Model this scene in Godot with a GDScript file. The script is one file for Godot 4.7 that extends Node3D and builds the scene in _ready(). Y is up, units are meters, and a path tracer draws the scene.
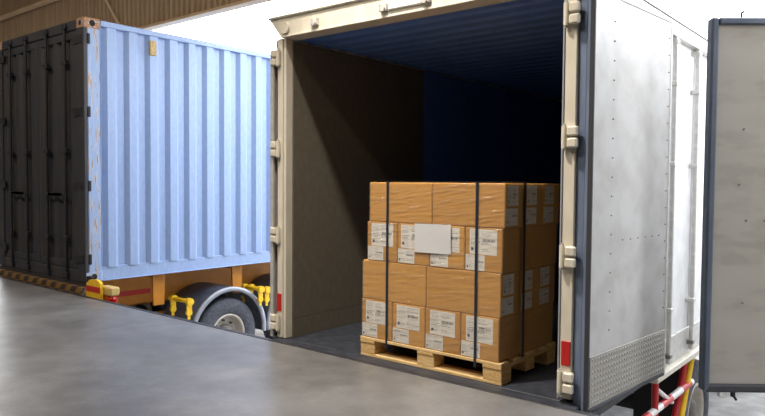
extends Node3D
# Loading dock: an open box truck with a strapped pallet of cartons, a blue shipping container on its trailer.
# World: dock floor y = 0, dock edge along X at z = -3.62, trucks stand in the yard at z < -3.7, yard ground y = YARD.

const YARD := -1.33
var M := {}
var used := {}
var rng := RandomNumberGenerator.new()

# ---------------------------------------------------------------- nodes
func numbered(called: String) -> String:
	if not used.has(called):
		used[called] = 0
		return called
	used[called] += 1
	return "%s_%03d" % [called, used[called]]

func thing(called: String, label: String, category: String, at := Vector3.ZERO, group := "") -> Node3D:
	var o := Node3D.new()
	o.name = numbered(called)
	add_child(o)
	o.position = at
	o.set_meta("label", label)
	o.set_meta("category", category)
	if group != "":
		o.set_meta("group", group)
	return o

func finish(st: SurfaceTool) -> ArrayMesh:
	st.generate_normals()
	return st.commit()

# one mesh as a node; shapes are given in the parent's own frame unless off is set
func part(called: String, mesh: Mesh, m: Material, parent: Node3D, at := Vector3.ZERO) -> MeshInstance3D:
	var o := MeshInstance3D.new()
	o.mesh = mesh
	o.material_override = m
	o.name = called
	o.position = at
	o.cast_shadow = GeometryInstance3D.SHADOW_CASTING_SETTING_ON
	parent.add_child(o, true)
	return o

# a part whose shape is written in world coordinates, under a thing that stands at t.position unrotated
func wpart(called: String, st: SurfaceTool, m: Material, t: Node3D) -> MeshInstance3D:
	return part(called, finish(st), m, t, -t.position if t.get_parent() == self else Vector3.ZERO)

func single(called: String, mesh: Mesh, m: Material, label: String, category: String, at := Vector3.ZERO, group := "") -> MeshInstance3D:
	var o := part(numbered(called), mesh, m, self, at)
	o.set_meta("label", label)
	o.set_meta("category", category)
	if group != "":
		o.set_meta("group", group)
	return o

func struct(called: String, st: SurfaceTool, m: Material, label: String, category: String) -> MeshInstance3D:
	var o := part(called, finish(st), m, self)
	o.set_meta("kind", "structure")
	o.set_meta("label", label)
	o.set_meta("category", category)
	return o

# ---------------------------------------------------------------- shapes
func tool(smooth := false) -> SurfaceTool:
	var st := SurfaceTool.new()
	st.begin(Mesh.PRIMITIVE_TRIANGLES)
	st.set_smooth_group(0 if smooth else -1)
	return st

func tri(st: SurfaceTool, a: Vector3, b: Vector3, c: Vector3, out: Vector3) -> void:
	if (b - a).cross(c - a).dot(out) > 0.0:
		st.add_vertex(a); st.add_vertex(c); st.add_vertex(b)
	else:
		st.add_vertex(a); st.add_vertex(b); st.add_vertex(c)

func quad(st: SurfaceTool, a: Vector3, b: Vector3, c: Vector3, d: Vector3, out: Vector3) -> void:
	tri(st, a, b, c, out)
	tri(st, a, c, d, out)

# box from corner lo to corner hi with chamfered edges
func box(st: SurfaceTool, lo: Vector3, hi: Vector3, ch := 0.0) -> void:
	var c := (lo + hi) / 2
	var h := (hi - lo).abs() / 2
	ch = minf(ch, minf(h.x, minf(h.y, h.z)) * 0.9)
	for ax in 3:
		var u := (ax + 1) % 3
		var v := (ax + 2) % 3
		for s in [-1.0, 1.0]:
			var ps := []
			for k in [[-1, -1], [1, -1], [1, 1], [-1, 1]]:
				var q := Vector3.ZERO
				q[ax] = s * h[ax]
				q[u] = k[0] * (h[u] - ch)
				q[v] = k[1] * (h[v] - ch)
				ps.append(c + q)
			var out := Vector3.ZERO
			out[ax] = s
			quad(st, ps[0], ps[1], ps[2], ps[3], out)
	if ch <= 0.0:
		return
	for ax in 3:
		var u := (ax + 1) % 3
		var v := (ax + 2) % 3
		for su in [-1.0, 1.0]:
			for sv in [-1.0, 1.0]:
				var e := []
				for k in [[-1, 0], [1, 0], [1, 1], [-1, 1]]:
					var q := Vector3.ZERO
					q[ax] = k[0] * (h[ax] - ch)
					q[u] = su * (h[u] - (ch if k[1] == 1 else 0.0))
					q[v] = sv * (h[v] - (0.0 if k[1] == 1 else ch))
					e.append(c + q)
				var out := Vector3.ZERO
				out[u] = su
				out[v] = sv
				quad(st, e[0], e[1], e[2], e[3], out)
	for sx in [-1.0, 1.0]:
		for sy in [-1.0, 1.0]:
			for sz in [-1.0, 1.0]:
				var s3 := Vector3(sx, sy, sz)
				tri(st, c + s3 * (h - Vector3(0, ch, ch)), c + s3 * (h - Vector3(ch, 0, ch)), c + s3 * (h - Vector3(ch, ch, 0)), s3)

func bmesh(lo: Vector3, hi: Vector3, ch := 0.0) -> ArrayMesh:
	var st := tool()
	box(st, lo, hi, ch)
	return finish(st)

func wbox(called: String, lo: Vector3, hi: Vector3, m: Material, t: Node3D, ch := 0.004) -> MeshInstance3D:
	var st := tool()
	box(st, lo, hi, ch)
	return wpart(called, st, m, t)

# round bar from a to b
func rod(st: SurfaceTool, a: Vector3, b: Vector3, r: float, n := 10, r2 := -1.0) -> void:
	if r2 < 0.0:
		r2 = r
	var d := (b - a).normalized()
	var u := d.cross(Vector3.UP if absf(d.y) < 0.9 else Vector3.RIGHT).normalized()
	var v := d.cross(u)
	for i in n:
		var t0 := TAU * i / n
		var t1 := TAU * (i + 1) / n
		var p0 := u * cos(t0) + v * sin(t0)
		var p1 := u * cos(t1) + v * sin(t1)
		st.set_smooth_group(0)
		quad(st, a + p0 * r, a + p1 * r, b + p1 * r2, b + p0 * r2, p0 + p1)
		st.set_smooth_group(-1)
		tri(st, a, a + p0 * r, a + p1 * r, -d)
		tri(st, b, b + p0 * r2, b + p1 * r2, d)

# outline in a plane pushed along the third axis; axis 0: (z, y) along x, axis 2: (x, y) along z, axis 1: (x, z) along y
func prism(st: SurfaceTool, poly: PackedVector2Array, axis: int, t0: float, t1: float) -> void:
	var put := func(p: Vector2, t: float) -> Vector3:
		if axis == 0: return Vector3(t, p.y, p.x)
		if axis == 1: return Vector3(p.x, t, p.y)
		return Vector3(p.x, p.y, t)
	var along: Vector3 = put.call(Vector2.ZERO, 1.0)
	var idx := Geometry2D.triangulate_polygon(poly)
	for i in range(0, idx.size(), 3):
		tri(st, put.call(poly[idx[i]], t0), put.call(poly[idx[i + 1]], t0), put.call(poly[idx[i + 2]], t0), -along)
		tri(st, put.call(poly[idx[i]], t1), put.call(poly[idx[i + 1]], t1), put.call(poly[idx[i + 2]], t1), along)
	var area := 0.0
	for i in poly.size():
		var a := poly[i]
		var b := poly[(i + 1) % poly.size()]
		area += a.cross(b)
	for i in poly.size():
		var a := poly[i]
		var b := poly[(i + 1) % poly.size()]
		var nrm := Vector2((b - a).y, -(b - a).x) * signf(area)
		var out: Vector3 = put.call(nrm, 0.0)
		quad(st, put.call(a, t0), put.call(b, t0), put.call(b, t1), put.call(a, t1), out)

# profile of (radius, along) turned about the X axis
func lathe_x(st: SurfaceTool, prof: Array, c: Vector3, n := 40) -> void:
	for i in n:
		var a0 := TAU * i / n
		var a1 := TAU * (i + 1) / n
		for k in prof.size() - 1:
			var p: Vector2 = prof[k]
			var q: Vector2 = prof[k + 1]
			var e := q - p
			var nr := Vector2(-e.y, e.x)   # (radial, along)
			var am := (a0 + a1) / 2
			var out := Vector3(nr.y, nr.x * cos(am), nr.x * sin(am))
			var w := func(pt: Vector2, a: float) -> Vector3: return c + Vector3(pt.y, pt.x * cos(a), pt.x * sin(a))
			quad(st, w.call(p, a0), w.call(p, a1), w.call(q, a1), w.call(q, a0), out)

# trapezoid sheet profile as (along, proud) points
func corrugation(length: float, pitch: float, flat_out: float, slope: float, depth: float, start := 0.0) -> PackedVector2Array:
	var pts := PackedVector2Array()
	var t := start
	var flat_in := pitch - flat_out - 2 * slope
	pts.append(Vector2(0, 0))
	while t < length - 0.001:
		for k in [[t, -depth], [t + flat_in, -depth], [t + flat_in + slope, 0.0], [t + flat_in + slope + flat_out, 0.0], [t + pitch, -depth]]:
			if k[0] > pts[-1].x + 0.0005 and k[0] < length - 0.001:
				pts.append(Vector2(k[0], k[1]))
		t += pitch
	pts.append(Vector2(length, 0))
	return pts

# ---------------------------------------------------------------- materials
func noise(freq: float, sd: int, oct := 4) -> FastNoiseLite:
	var n := FastNoiseLite.new()
	n.seed = sd
	n.frequency = freq
	n.noise_type = FastNoiseLite.TYPE_SIMPLEX_SMOOTH
	n.fractal_octaves = oct
	return n

func noise_tex(freq: float, sd: int, cols: Array, stops: Array, size := 512, oct := 4, sy := 1.0) -> NoiseTexture2D:
	var t := NoiseTexture2D.new()
	t.width = size
	t.height = size
	t.seamless = true
	t.noise = noise(freq, sd, oct)
	var g := Gradient.new()
	g.offsets = PackedFloat32Array(stops)
	g.colors = PackedColorArray(cols)
	t.color_ramp = g
	return t

func bump_tex(freq: float, sd: int, strength: float, size := 512, oct := 4) -> NoiseTexture2D:
	var t := NoiseTexture2D.new()
	t.width = size
	t.height = size
	t.seamless = true
	t.noise = noise(freq, sd, oct)
	t.as_normal_map = true
	t.bump_strength = strength
	return t

func mat(c: Color, rough := 0.6, metal := 0.0) -> StandardMaterial3D:
	var m := StandardMaterial3D.new()
	m.albedo_color = c
	m.roughness = rough
	m.metallic = metal
	return m

# a painted or raw surface with uneven tone: c0..c1 over a noise, laid in world space
func worn(c0: Color, c1: Color, rough: float, freq: float, sd: int, scale: Vector3, metal := 0.0, mid := 0.5) -> StandardMaterial3D:
	var m := mat(Color.WHITE, rough, metal)
	m.albedo_texture = noise_tex(freq, sd, [c0, c0.lerp(c1, 0.4), c1], [mid - 0.28, mid, mid + 0.28])
	m.uv1_triplanar = true
	m.uv1_world_triplanar = true
	m.uv1_scale = scale
	return m

func rgb(r: float, g: float, b: float) -> Color:
	return Color(r / 255.0, g / 255.0, b / 255.0)

func concrete_image(size: int) -> Image:
	var im := Image.create(size, size, false, Image.FORMAT_RGB8)
	var a := noise(0.006, 11, 5).get_seamless_image(size, size)
	var b := noise(0.03, 12, 5).get_seamless_image(size, size)
	var c := noise(0.16, 13, 2).get_seamless_image(size, size)
	for y in size:
		for x in size:
			var k := a.get_pixel(x, y).r * 0.55 + b.get_pixel(x, y).r * 0.3 + c.get_pixel(x, y).r * 0.15
			var v := clampf((k - 0.25) * 2.0, 0.0, 1.0)
			im.set_pixel(x, y, rgb(100, 99, 99).lerp(rgb(132, 131, 132), v))
	var r := RandomNumberGenerator.new()
	r.seed = 9
	for k in 34:      # scuffs left by tyres and pallets
		var p := Vector2(r.randf() * size, r.randf() * size)
		var d := Vector2.from_angle(r.randf() * TAU)
		var tone := r.randf_range(-0.035, 0.04)
		for i in r.randi_range(20, 90):
			p += d
			d = d.rotated(r.randf_range(-0.05, 0.05))
			for j in r.randi_range(1, 3):
				var x := posmod(int(p.x - d.y * j), size)
				var y := posmod(int(p.y + d.x * j), size)
				var was := im.get_pixel(x, y)
				im.set_pixel(x, y, Color(was.r + tone, was.g + tone, was.b + tone))
	return im

func plate_image() -> Image:
	# raised lozenges of tread plate as a height field
	var s := 128
	var im := Image.create(s, s, false, Image.FORMAT_RGB8)
	im.fill(Color(0.2, 0.2, 0.2))
	for j in 4:
		for i in 4:
			var cx := i * 32 + 16
			var cy := j * 32 + 16
			var dir := Vector2(0.7, 0.7) if (i + j) % 2 == 0 else Vector2(0.7, -0.7)
			for y in range(-14, 15):
				for x in range(-14, 15):
					var u := Vector2(x, y).dot(dir)
					var v := Vector2(x, y).dot(Vector2(-dir.y, dir.x))
					var k := 1.0 - pow(absf(u) / 13.0, 2.0) - pow(absf(v) / 4.5, 2.0)
					if k > 0.0:
						im.set_pixel(posmod(cx + x, s), posmod(cy + y, s), Color.WHITE * (0.2 + 0.8 * sqrt(k)))
	return im

func label_image(w: int, h: int, sd: int) -> Image:
	# shipping label: rules, lines of small print, a code bar block
	var r := RandomNumberGenerator.new()
	r.seed = sd
	var im := Image.create(w, h, false, Image.FORMAT_RGB8)
	im.fill(rgb(222, 218, 210))
	var ink := rgb(70, 70, 82)
	var soft := rgb(150, 150, 158)
	var x0 := int(w * 0.06)
	var y := int(h * 0.08)
	while y < h * 0.92:
		var x := x0
		var bold := r.randf() < 0.25
		var stop := w * r.randf_range(0.25, 0.4)
		while x < stop:
			var n := r.randi_range(3, 9)
			im.fill_rect(Rect2i(x, y, n, 3 if bold else 2), ink if bold else soft)
			x += n + 3
		if r.randf() < 0.75:
			x = int(w * 0.45)
			stop = w * r.randf_range(0.6, 0.95)
			while x < stop:
				var n := r.randi_range(4, 11)
				im.fill_rect(Rect2i(x, y, n, 3 if bold else 2), ink if bold else soft)
				x += n + 3
		y += r.randi_range(6, 10)
	if w > h:
		im.fill_rect(Rect2i(x0, int(h * 0.74), int(w * 0.09), int(h * 0.12)), ink)
		var bx := int(w * 0.5)
		while bx < w * 0.92:
			var n := r.randi_range(1, 3)
			im.fill_rect(Rect2i(bx, int(h * 0.38), n, int(h * 0.12)), ink)
			bx += n + r.randi_range(1, 3)
	return im

func hazard_image() -> Image:
	var im := Image.create(128, 32, false, Image.FORMAT_RGB8)
	for y in 32:
		for x in 128:
			im.set_pixel(x, y, rgb(128, 96, 50) if posmod(x + y, 64) < 32 else rgb(56, 44, 38))
	return im

func film_image(size: int) -> Image:
	# folds of stretch film: noise drawn out along the wrapping direction
	var im := Image.create(size, size, false, Image.FORMAT_RGB8)
	var a := noise(0.02, 71, 3).get_seamless_image(size, size)
	var b := noise(0.05, 72, 2).get_seamless_image(size, size)
	for y in size:
		for x in size:
			var k := a.get_pixel(x / 4, posmod(y * 2, size)).r * 0.6 + b.get_pixel(x / 5, posmod(y * 2 + x / 3, size)).r * 0.4
			im.set_pixel(x, y, Color(k, k, k))
	return im

func make_materials() -> void:
	var conc := mat(Color.WHITE, 0.38)
	conc.albedo_texture = ImageTexture.create_from_image(concrete_image(768))
	conc.roughness_texture = noise_tex(0.012, 21, [Color(0.88, 0.88, 0.88), Color(1, 1, 1)], [0.3, 0.7])
	conc.normal_enabled = true
	conc.normal_texture = bump_tex(0.05, 22, 1.0)
	conc.normal_scale = 0.12
	conc.uv1_triplanar = true
	conc.uv1_world_triplanar = true
	conc.uv1_scale = Vector3(0.17, 0.17, 0.17)
	M.concrete = conc
	M.yard = worn(rgb(150, 148, 145), rgb(185, 183, 180), 0.85, 0.02, 31, Vector3.ONE * 0.2)
	M.hall_wall = worn(rgb(120, 112, 100), rgb(140, 132, 120), 0.8, 0.01, 32, Vector3.ONE * 0.2)
	M.roof = worn(rgb(150, 134, 112), rgb(164, 148, 126), 0.7, 0.01, 33, Vector3.ONE * 0.2)
	M.fascia = worn(rgb(156, 130, 100), rgb(174, 148, 116), 0.6, 0.012, 34, Vector3(0.4, 0.08, 0.4))
	M.fascia_trim = worn(rgb(196, 168, 130), rgb(208, 180, 144), 0.55, 0.02, 35, Vector3.ONE * 0.3)
	M.steel_dark = worn(rgb(46, 46, 50), rgb(66, 66, 72), 0.55, 0.03, 36, Vector3.ONE, 0.3)
	# container
	M.blue = worn(rgb(142, 165, 206), rgb(151, 173, 211), 0.45, 0.03, 41, Vector3(1.2, 0.5, 1.2))
	var rust := mat(Color.WHITE, 0.6)
	rust.albedo_texture = noise_tex(0.022, 42, [rgb(136, 160, 202), rgb(150, 172, 210), rgb(190, 188, 190), rgb(176, 150, 122), rgb(132, 98, 72)], [0.0, 0.62, 0.68, 0.74, 0.88])
	rust.uv1_triplanar = true
	rust.uv1_world_triplanar = true
	rust.uv1_scale = Vector3(2.6, 0.22, 2.6)
	M.blue_rust = rust
	var cast := mat(Color.WHITE, 0.7)
	cast.albedo_texture = noise_tex(0.03, 43, [rgb(176, 134, 96), rgb(150, 108, 74), rgb(178, 176, 186)], [0.2, 0.55, 0.75])
	cast.uv1_triplanar = true
	cast.uv1_world_triplanar = true
	cast.uv1_scale = Vector3.ONE * 1.5
	M.casting = cast
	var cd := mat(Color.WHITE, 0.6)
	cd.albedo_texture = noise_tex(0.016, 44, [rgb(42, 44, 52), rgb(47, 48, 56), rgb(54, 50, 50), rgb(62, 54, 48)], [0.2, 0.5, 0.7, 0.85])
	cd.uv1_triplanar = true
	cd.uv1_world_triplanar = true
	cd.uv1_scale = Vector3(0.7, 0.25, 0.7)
	M.cdoor = cd  # dark paint and grime, with the shade of the door end in the tone
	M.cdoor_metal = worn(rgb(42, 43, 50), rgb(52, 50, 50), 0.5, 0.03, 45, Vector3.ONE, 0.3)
	M.black = mat(rgb(20, 20, 22), 0.7)
	M.hole = mat(rgb(36, 28, 24), 0.9)
	M.placard = worn(rgb(196, 172, 120), rgb(160, 132, 84), 0.6, 0.05, 46, Vector3.ONE)
	# trailer
	M.orange = worn(rgb(186, 118, 18), rgb(196, 126, 22), 0.45, 0.02, 51, Vector3.ONE * 0.5)
	M.yellow = worn(rgb(232, 184, 30), rgb(246, 204, 48), 0.4, 0.03, 52, Vector3.ONE)
	M.red_tape = mat(rgb(190, 36, 26), 0.35)
	M.rubber = worn(rgb(60, 63, 72), rgb(84, 88, 98), 0.75, 0.03, 53, Vector3.ONE)
	M.fender = worn(rgb(70, 76, 92), rgb(92, 98, 114), 0.4, 0.02, 54, Vector3.ONE * 0.6)
	M.fender_lip = worn(rgb(140, 145, 156), rgb(156, 161, 170), 0.35, 0.02, 55, Vector3.ONE * 0.6, 0.2)
	M.rim = worn(rgb(176, 170, 160), rgb(196, 190, 180), 0.45, 0.03, 56, Vector3.ONE, 0.2)
	M.hub = worn(rgb(80, 76, 72), rgb(104, 98, 92), 0.6, 0.03, 57, Vector3.ONE)
	M.lamp_red = mat(rgb(176, 24, 30), 0.2)
	M.lamp_amber = mat(rgb(220, 120, 40), 0.2)
	M.lamp_case = mat(rgb(206, 178, 110), 0.5)
	var hz := mat(Color.WHITE, 0.6)
	hz.albedo_texture = ImageTexture.create_from_image(hazard_image())
	hz.uv1_triplanar = true
	hz.uv1_world_triplanar = true
	hz.uv1_scale = Vector3(2.0, 8.0, 8.0)
	M.hazard = hz
	# truck
	M.cream = worn(rgb(210, 203, 188), rgb(220, 214, 199), 0.45, 0.02, 61, Vector3(0.8, 0.3, 0.8))
	M.channel = worn(rgb(112, 126, 152), rgb(128, 142, 168), 0.4, 0.02, 62, Vector3(1, 0.2, 1), 0.2)
	M.seal = mat(rgb(150, 154, 164), 0.6)
	M.gasket = mat(rgb(52, 52, 58), 0.7)
	M.white = worn(rgb(226, 226, 226), rgb(240, 240, 240), 0.4, 0.02, 63, Vector3.ONE * 0.4)
	M.lining = worn(rgb(84, 120, 192), rgb(90, 127, 198), 0.5, 0.02, 77, Vector3(0.8, 0.5, 0.8))  # blue puts the navy shade of the deep interior into the colour
	M.lining_warm_light = worn(rgb(104, 98, 87), rgb(112, 106, 95), 0.5, 0.03, 64, Vector3(1.0, 0.6, 1.0))  # brown tone stands for warm flare light near the opening
	M.deck = worn(rgb(46, 50, 60), rgb(62, 66, 76), 0.5, 0.03, 66, Vector3.ONE * 0.6)
	var ds := mat(Color.WHITE, 0.42, 0.15)
	ds.albedo_texture = noise_tex(0.014, 67, [rgb(164, 161, 158), rgb(172, 170, 168), rgb(178, 177, 175)], [0.2, 0.45, 0.7], 512, 5)
	ds.uv1_triplanar = true
	ds.uv1_world_triplanar = true
	ds.uv1_scale = Vector3(0.5, 0.5, 0.5)
	M.door_sheet = ds
	var tread := mat(rgb(158, 154, 146), 0.36, 0.5)
	tread.normal_enabled = true
	var th := plate_image()
	th.bump_map_to_normal_map(14.0)
	tread.normal_texture = ImageTexture.create_from_image(th)
	tread.uv1_triplanar = true
	tread.uv1_scale = Vector3.ONE * 7.0
	M.tread = tread
	M.rivet = mat(rgb(120, 116, 112), 0.4, 0.5)
	M.galv = worn(rgb(196, 194, 190), rgb(214, 212, 208), 0.4, 0.03, 68, Vector3.ONE, 0.3)
	M.reflector = mat(rgb(186, 34, 30), 0.25)
	M.red = mat(rgb(196, 40, 48), 0.4)
	M.white_paint = mat(rgb(228, 226, 224), 0.4)
	M.blue_frame = worn(rgb(76, 86, 102), rgb(90, 100, 116), 0.45, 0.02, 69, Vector3(1, 0.3, 1), 0.2)
	var np := mat(Color.WHITE, 0.5)
	np.albedo_texture = noise_tex(0.011, 70, [rgb(140, 136, 128), rgb(160, 156, 148), rgb(164, 160, 153), rgb(168, 164, 157)], [0.18, 0.34, 0.6, 0.8], 512, 5)
	np.uv1_triplanar = true
	np.uv1_world_triplanar = true
	np.uv1_scale = Vector3(0.35, 0.6, 0.35)
	M.next_panel = np
	# load
	for k in 3:
		var c: Color = [rgb(192, 138, 54), rgb(198, 144, 58), rgb(186, 132, 50)][k]
		var cb := worn(c, c.lightened(0.04), 0.55, 0.02, 81 + k, Vector3.ONE * 1.2)
		M["card%d" % k] = cb
	M.wood0 = worn(rgb(214, 178, 120), rgb(232, 202, 150), 0.7, 0.02, 85, Vector3(0.6, 4.0, 4.0))
	M.wood1 = worn(rgb(204, 164, 104), rgb(224, 190, 136), 0.7, 0.02, 86, Vector3(4.0, 4.0, 0.6))
	M.strap = mat(rgb(34, 40, 56), 0.45)
	M.paper = mat(rgb(206, 207, 210), 0.6)
	for k in 3:
		M["label%d" % k] = mat(Color.WHITE, 0.5)
		M["label%d" % k].albedo_texture = ImageTexture.create_from_image(label_image(160, 132, 300 + k))
		M["small%d" % k] = mat(Color.WHITE, 0.5)
		M["small%d" % k].albedo_texture = ImageTexture.create_from_image(label_image(110, 84, 400 + k))
	var film := mat(Color(1, 1, 1, 0.05), 0.14)
	film.transparency = BaseMaterial3D.TRANSPARENCY_ALPHA
	film.normal_enabled = true
	var fi := film_image(512)
	fi.bump_map_to_normal_map(5.0)
	film.normal_texture = ImageTexture.create_from_image(fi)
	film.uv1_triplanar = true
	film.uv1_world_triplanar = true
	film.uv1_scale = Vector3.ONE * 0.7
	M.film = film
	var glow := mat(Color(1, 0.97, 0.9), 0.5)
	glow.emission_enabled = true
	glow.emission = Color(1, 0.97, 0.9)
	glow.emission_energy_multiplier = 3.0
	M.glow = glow

# ---------------------------------------------------------------- light, camera
func setup() -> void:
	var cam := Camera3D.new()
	cam.name = "camera"
	cam.position = Vector3(0, 1.3, 0)
	cam.rotation_order = EULER_ORDER_YXZ
	cam.rotation = Vector3(deg_to_rad(-2.226), deg_to_rad(39.433), deg_to_rad(0.451))
	cam.fov = 34.478
	cam.near = 0.05
	cam.far = 300
	add_child(cam)
	cam.current = true

	var env := Environment.new()
	env.background_mode = Environment.BG_SKY
	var sky := Sky.new()
	var sm := ProceduralSkyMaterial.new()
	sm.sky_top_color = Color(0.95, 0.97, 1.0)
	sm.sky_horizon_color = Color(1.0, 0.99, 0.97)
	sm.ground_horizon_color = Color(0.9, 0.89, 0.87)
	sm.ground_bottom_color = Color(0.6, 0.59, 0.57)
	sm.energy_multiplier = 6.2
	sky.sky_material = sm
	env.sky = sky
	env.tonemap_mode = Environment.TONE_MAPPER_LINEAR
	env.tonemap_exposure = 1.0
	env.sdfgi_enabled = true
	env.ssao_enabled = true
	env.ssil_enabled = true
	var we := WorldEnvironment.new()
	we.name = "environment"
	we.environment = env
	add_child(we)

# dock flood lamp on a hanger under the hall roof, aimed at the load
func dock_lamp(at: Vector3, aim: Vector3, energy: float, label: String) -> void:
	var t := thing("dock_lamp", label, "lamp", at)
	var d := (aim - at).normalized()
	var st := tool()
	rod(st, -d * 0.2, -d * 0.03, 0.07, 20, 0.15)
	part("lamp_housing", finish(st), M.galv, t)
	st = tool()
	rod(st, -d * 0.03, Vector3.ZERO, 0.13, 20)
	part("lamp_lens", finish(st), M.glow, t)
	st = tool()
	rod(st, -d * 0.18, Vector3(0, 1.3, 0), 0.015, 8)
	part("hanger", finish(st), M.steel_dark, t)
	var l := SpotLight3D.new()
	l.name = "lamp_light"
	l.light_energy = energy
	l.light_color = Color(1.0, 0.96, 0.9)
	l.light_size = 0.13
	l.spot_range = 40.0
	l.spot_attenuation = 2.0
	l.spot_angle = 27.0
	l.spot_angle_attenuation = 0.8
	l.shadow_enabled = true
	t.add_child(l)
	l.position = d * 0.02
	l.look_at_from_position(at + d * 0.02, aim, Vector3.UP)

# unseen long lamp added as fill light for the hall, hung close under the roof
func added_fill_lamp(at: Vector3, energy: float, label: String) -> void:
	var t := thing("fill_lamp", label, "lamp", at, "fill lamps added under the hall roof")
	part("housing", bmesh(Vector3(-0.76, 0.02, -0.17), Vector3(0.76, 0.1, 0.17), 0.02), M.galv, t)
	part("diffuser", bmesh(Vector3(-0.72, 0.0, -0.13), Vector3(0.72, 0.025, 0.13), 0.005), M.glow, t)
	for sx in [-0.6, 0.6]:
		var st := tool()
		rod(st, Vector3(sx, 0.1, 0), Vector3(sx, 0.3, 0), 0.006, 6)
		part("hanger", finish(st), M.steel_dark, t)
	var l := AreaLight3D.new()
	l.name = "lamp_light"
	l.area_size = Vector2(1.44, 0.26)
	l.light_energy = energy
	l.light_color = Color(1.0, 0.95, 0.88)
	l.area_range = 40.0
	l.shadow_enabled = true
	l.position = Vector3(0, -0.02, 0)
	l.rotation_degrees = Vector3(-90, 0, 0)
	t.add_child(l)

# ---------------------------------------------------------------- setting
func build_setting() -> void:
	var st := tool()
	box(st, Vector3(-22, -0.3, -3.62), Vector3(9, 0, 10))
	struct("floor", st, M.concrete, "smooth worn concrete floor of the loading dock", "floor")
	st = tool()
	box(st, Vector3(-22, YARD, -3.6), Vector3(9, -0.3, -3.3))
	struct("wall_dock", st, M.hall_wall, "low concrete wall under the edge of the loading dock", "wall")
	st = tool()
	box(st, Vector3(-22, -0.12, -3.645), Vector3(9, 0.004, -3.6), 0.003)
	struct("trim_1", st, M.steel_dark, "dark steel angle along the edge of the dock", "edging")
	st = tool()
	box(st, Vector3(-60, YARD - 0.3, -90), Vector3(60, YARD, -3.3))
	struct("floor_yard", st, M.yard, "pale concrete ground of the truck yard below the dock", "ground")
	st = tool()
	box(st, Vector3(-22.3, -0.3, -5.95), Vector3(-22, 6.7, 10.3))
	struct("wall_left", st, M.hall_wall, "plain wall at the container end of the hall", "wall")
	st = tool()
	box(st, Vector3(9, -0.3, -3.62), Vector3(9.3, 6.7, 10.3))
	struct("wall_right", st, M.hall_wall, "plain wall at the far end of the dock hall", "wall")
	st = tool()
	box(st, Vector3(-0.3, 0.0, -3.62), Vector3(9, 6.5, -3.42))  # added out of view to keep sky light off the floor and cartons
	struct("wall_sky_block", st, M.hall_wall, "unseen plain wall added right of the truck bay to block sky light", "wall")
	st = tool()
	box(st, Vector3(-22.3, -0.3, 10), Vector3(9.3, 6.7, 10.3))
	struct("wall_back", st, M.hall_wall, "plain wall at the back of the dock hall", "wall")
	st = tool()
	prism(st, PackedVector2Array([Vector2(-22.3, 10.3), Vector2(9.3, 10.3), Vector2(9.3, -3.4), Vector2(-2.6, -3.4), Vector2(-2.6, -5.95), Vector2(-22.3, -5.95)]), 1, 6.5, 6.7)  # unseen outline shaped to shade the gap and leave the truck side under sky
	struct("ceiling", st, M.roof, "brown metal roof of the dock hall", "ceiling")
	# corrugated sheet that hangs from the canopy edge
	st = tool()
	var cr := corrugation(19.4, 0.13, 0.05, 0.02, 0.04)
	for i in cr.size() - 1:
		var a := Vector3(-22 + cr[i].x, 0, -5.73 + cr[i].y)
		var b := Vector3(-22 + cr[i + 1].x, 0, -5.73 + cr[i + 1].y)
		var n := Vector3(-(b - a).z, 0, (b - a).x)
		if n.z < 0: n = -n
		quad(st, a + Vector3.UP * 3.6, b + Vector3.UP * 3.6, b + Vector3.UP * 6.5, a + Vector3.UP * 6.5, n)
		var d := Vector3(0, 0, -0.006)
		quad(st, a + d + Vector3.UP * 3.6, b + d + Vector3.UP * 3.6, b + d + Vector3.UP * 6.5, a + d + Vector3.UP * 6.5, -n)
	struct("wall_front", st, M.fascia, "brown corrugated metal sheeting hanging above the container", "wall")
	st = tool()
	box(st, Vector3(-22, 3.59, -5.75), Vector3(-2.6, 3.67, -5.69), 0.008)
	box(st, Vector3(-22, 3.59, -5.70), Vector3(-2.6, 3.602, -5.6))
	struct("trim_2", st, M.fascia_trim, "tan metal flange along the bottom of the corrugated sheeting", "edging")
	st = tool()
	box(st, Vector3(-22, 4.53, -5.73), Vector3(-2.6, 4.58, -5.62), 0.005)
	struct("trim_3", st, M.fascia_trim, "tan purlin running along the corrugated sheeting", "beam")
	st = tool()
	rod(st, Vector3(-10.03, 3.69, -5.64), Vector3(-12.4, 6.4, -5.64), 0.02, 8)
	struct("trim_4", st, M.fascia_trim, "thin diagonal brace rod on the corrugated sheeting", "brace")

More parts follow.
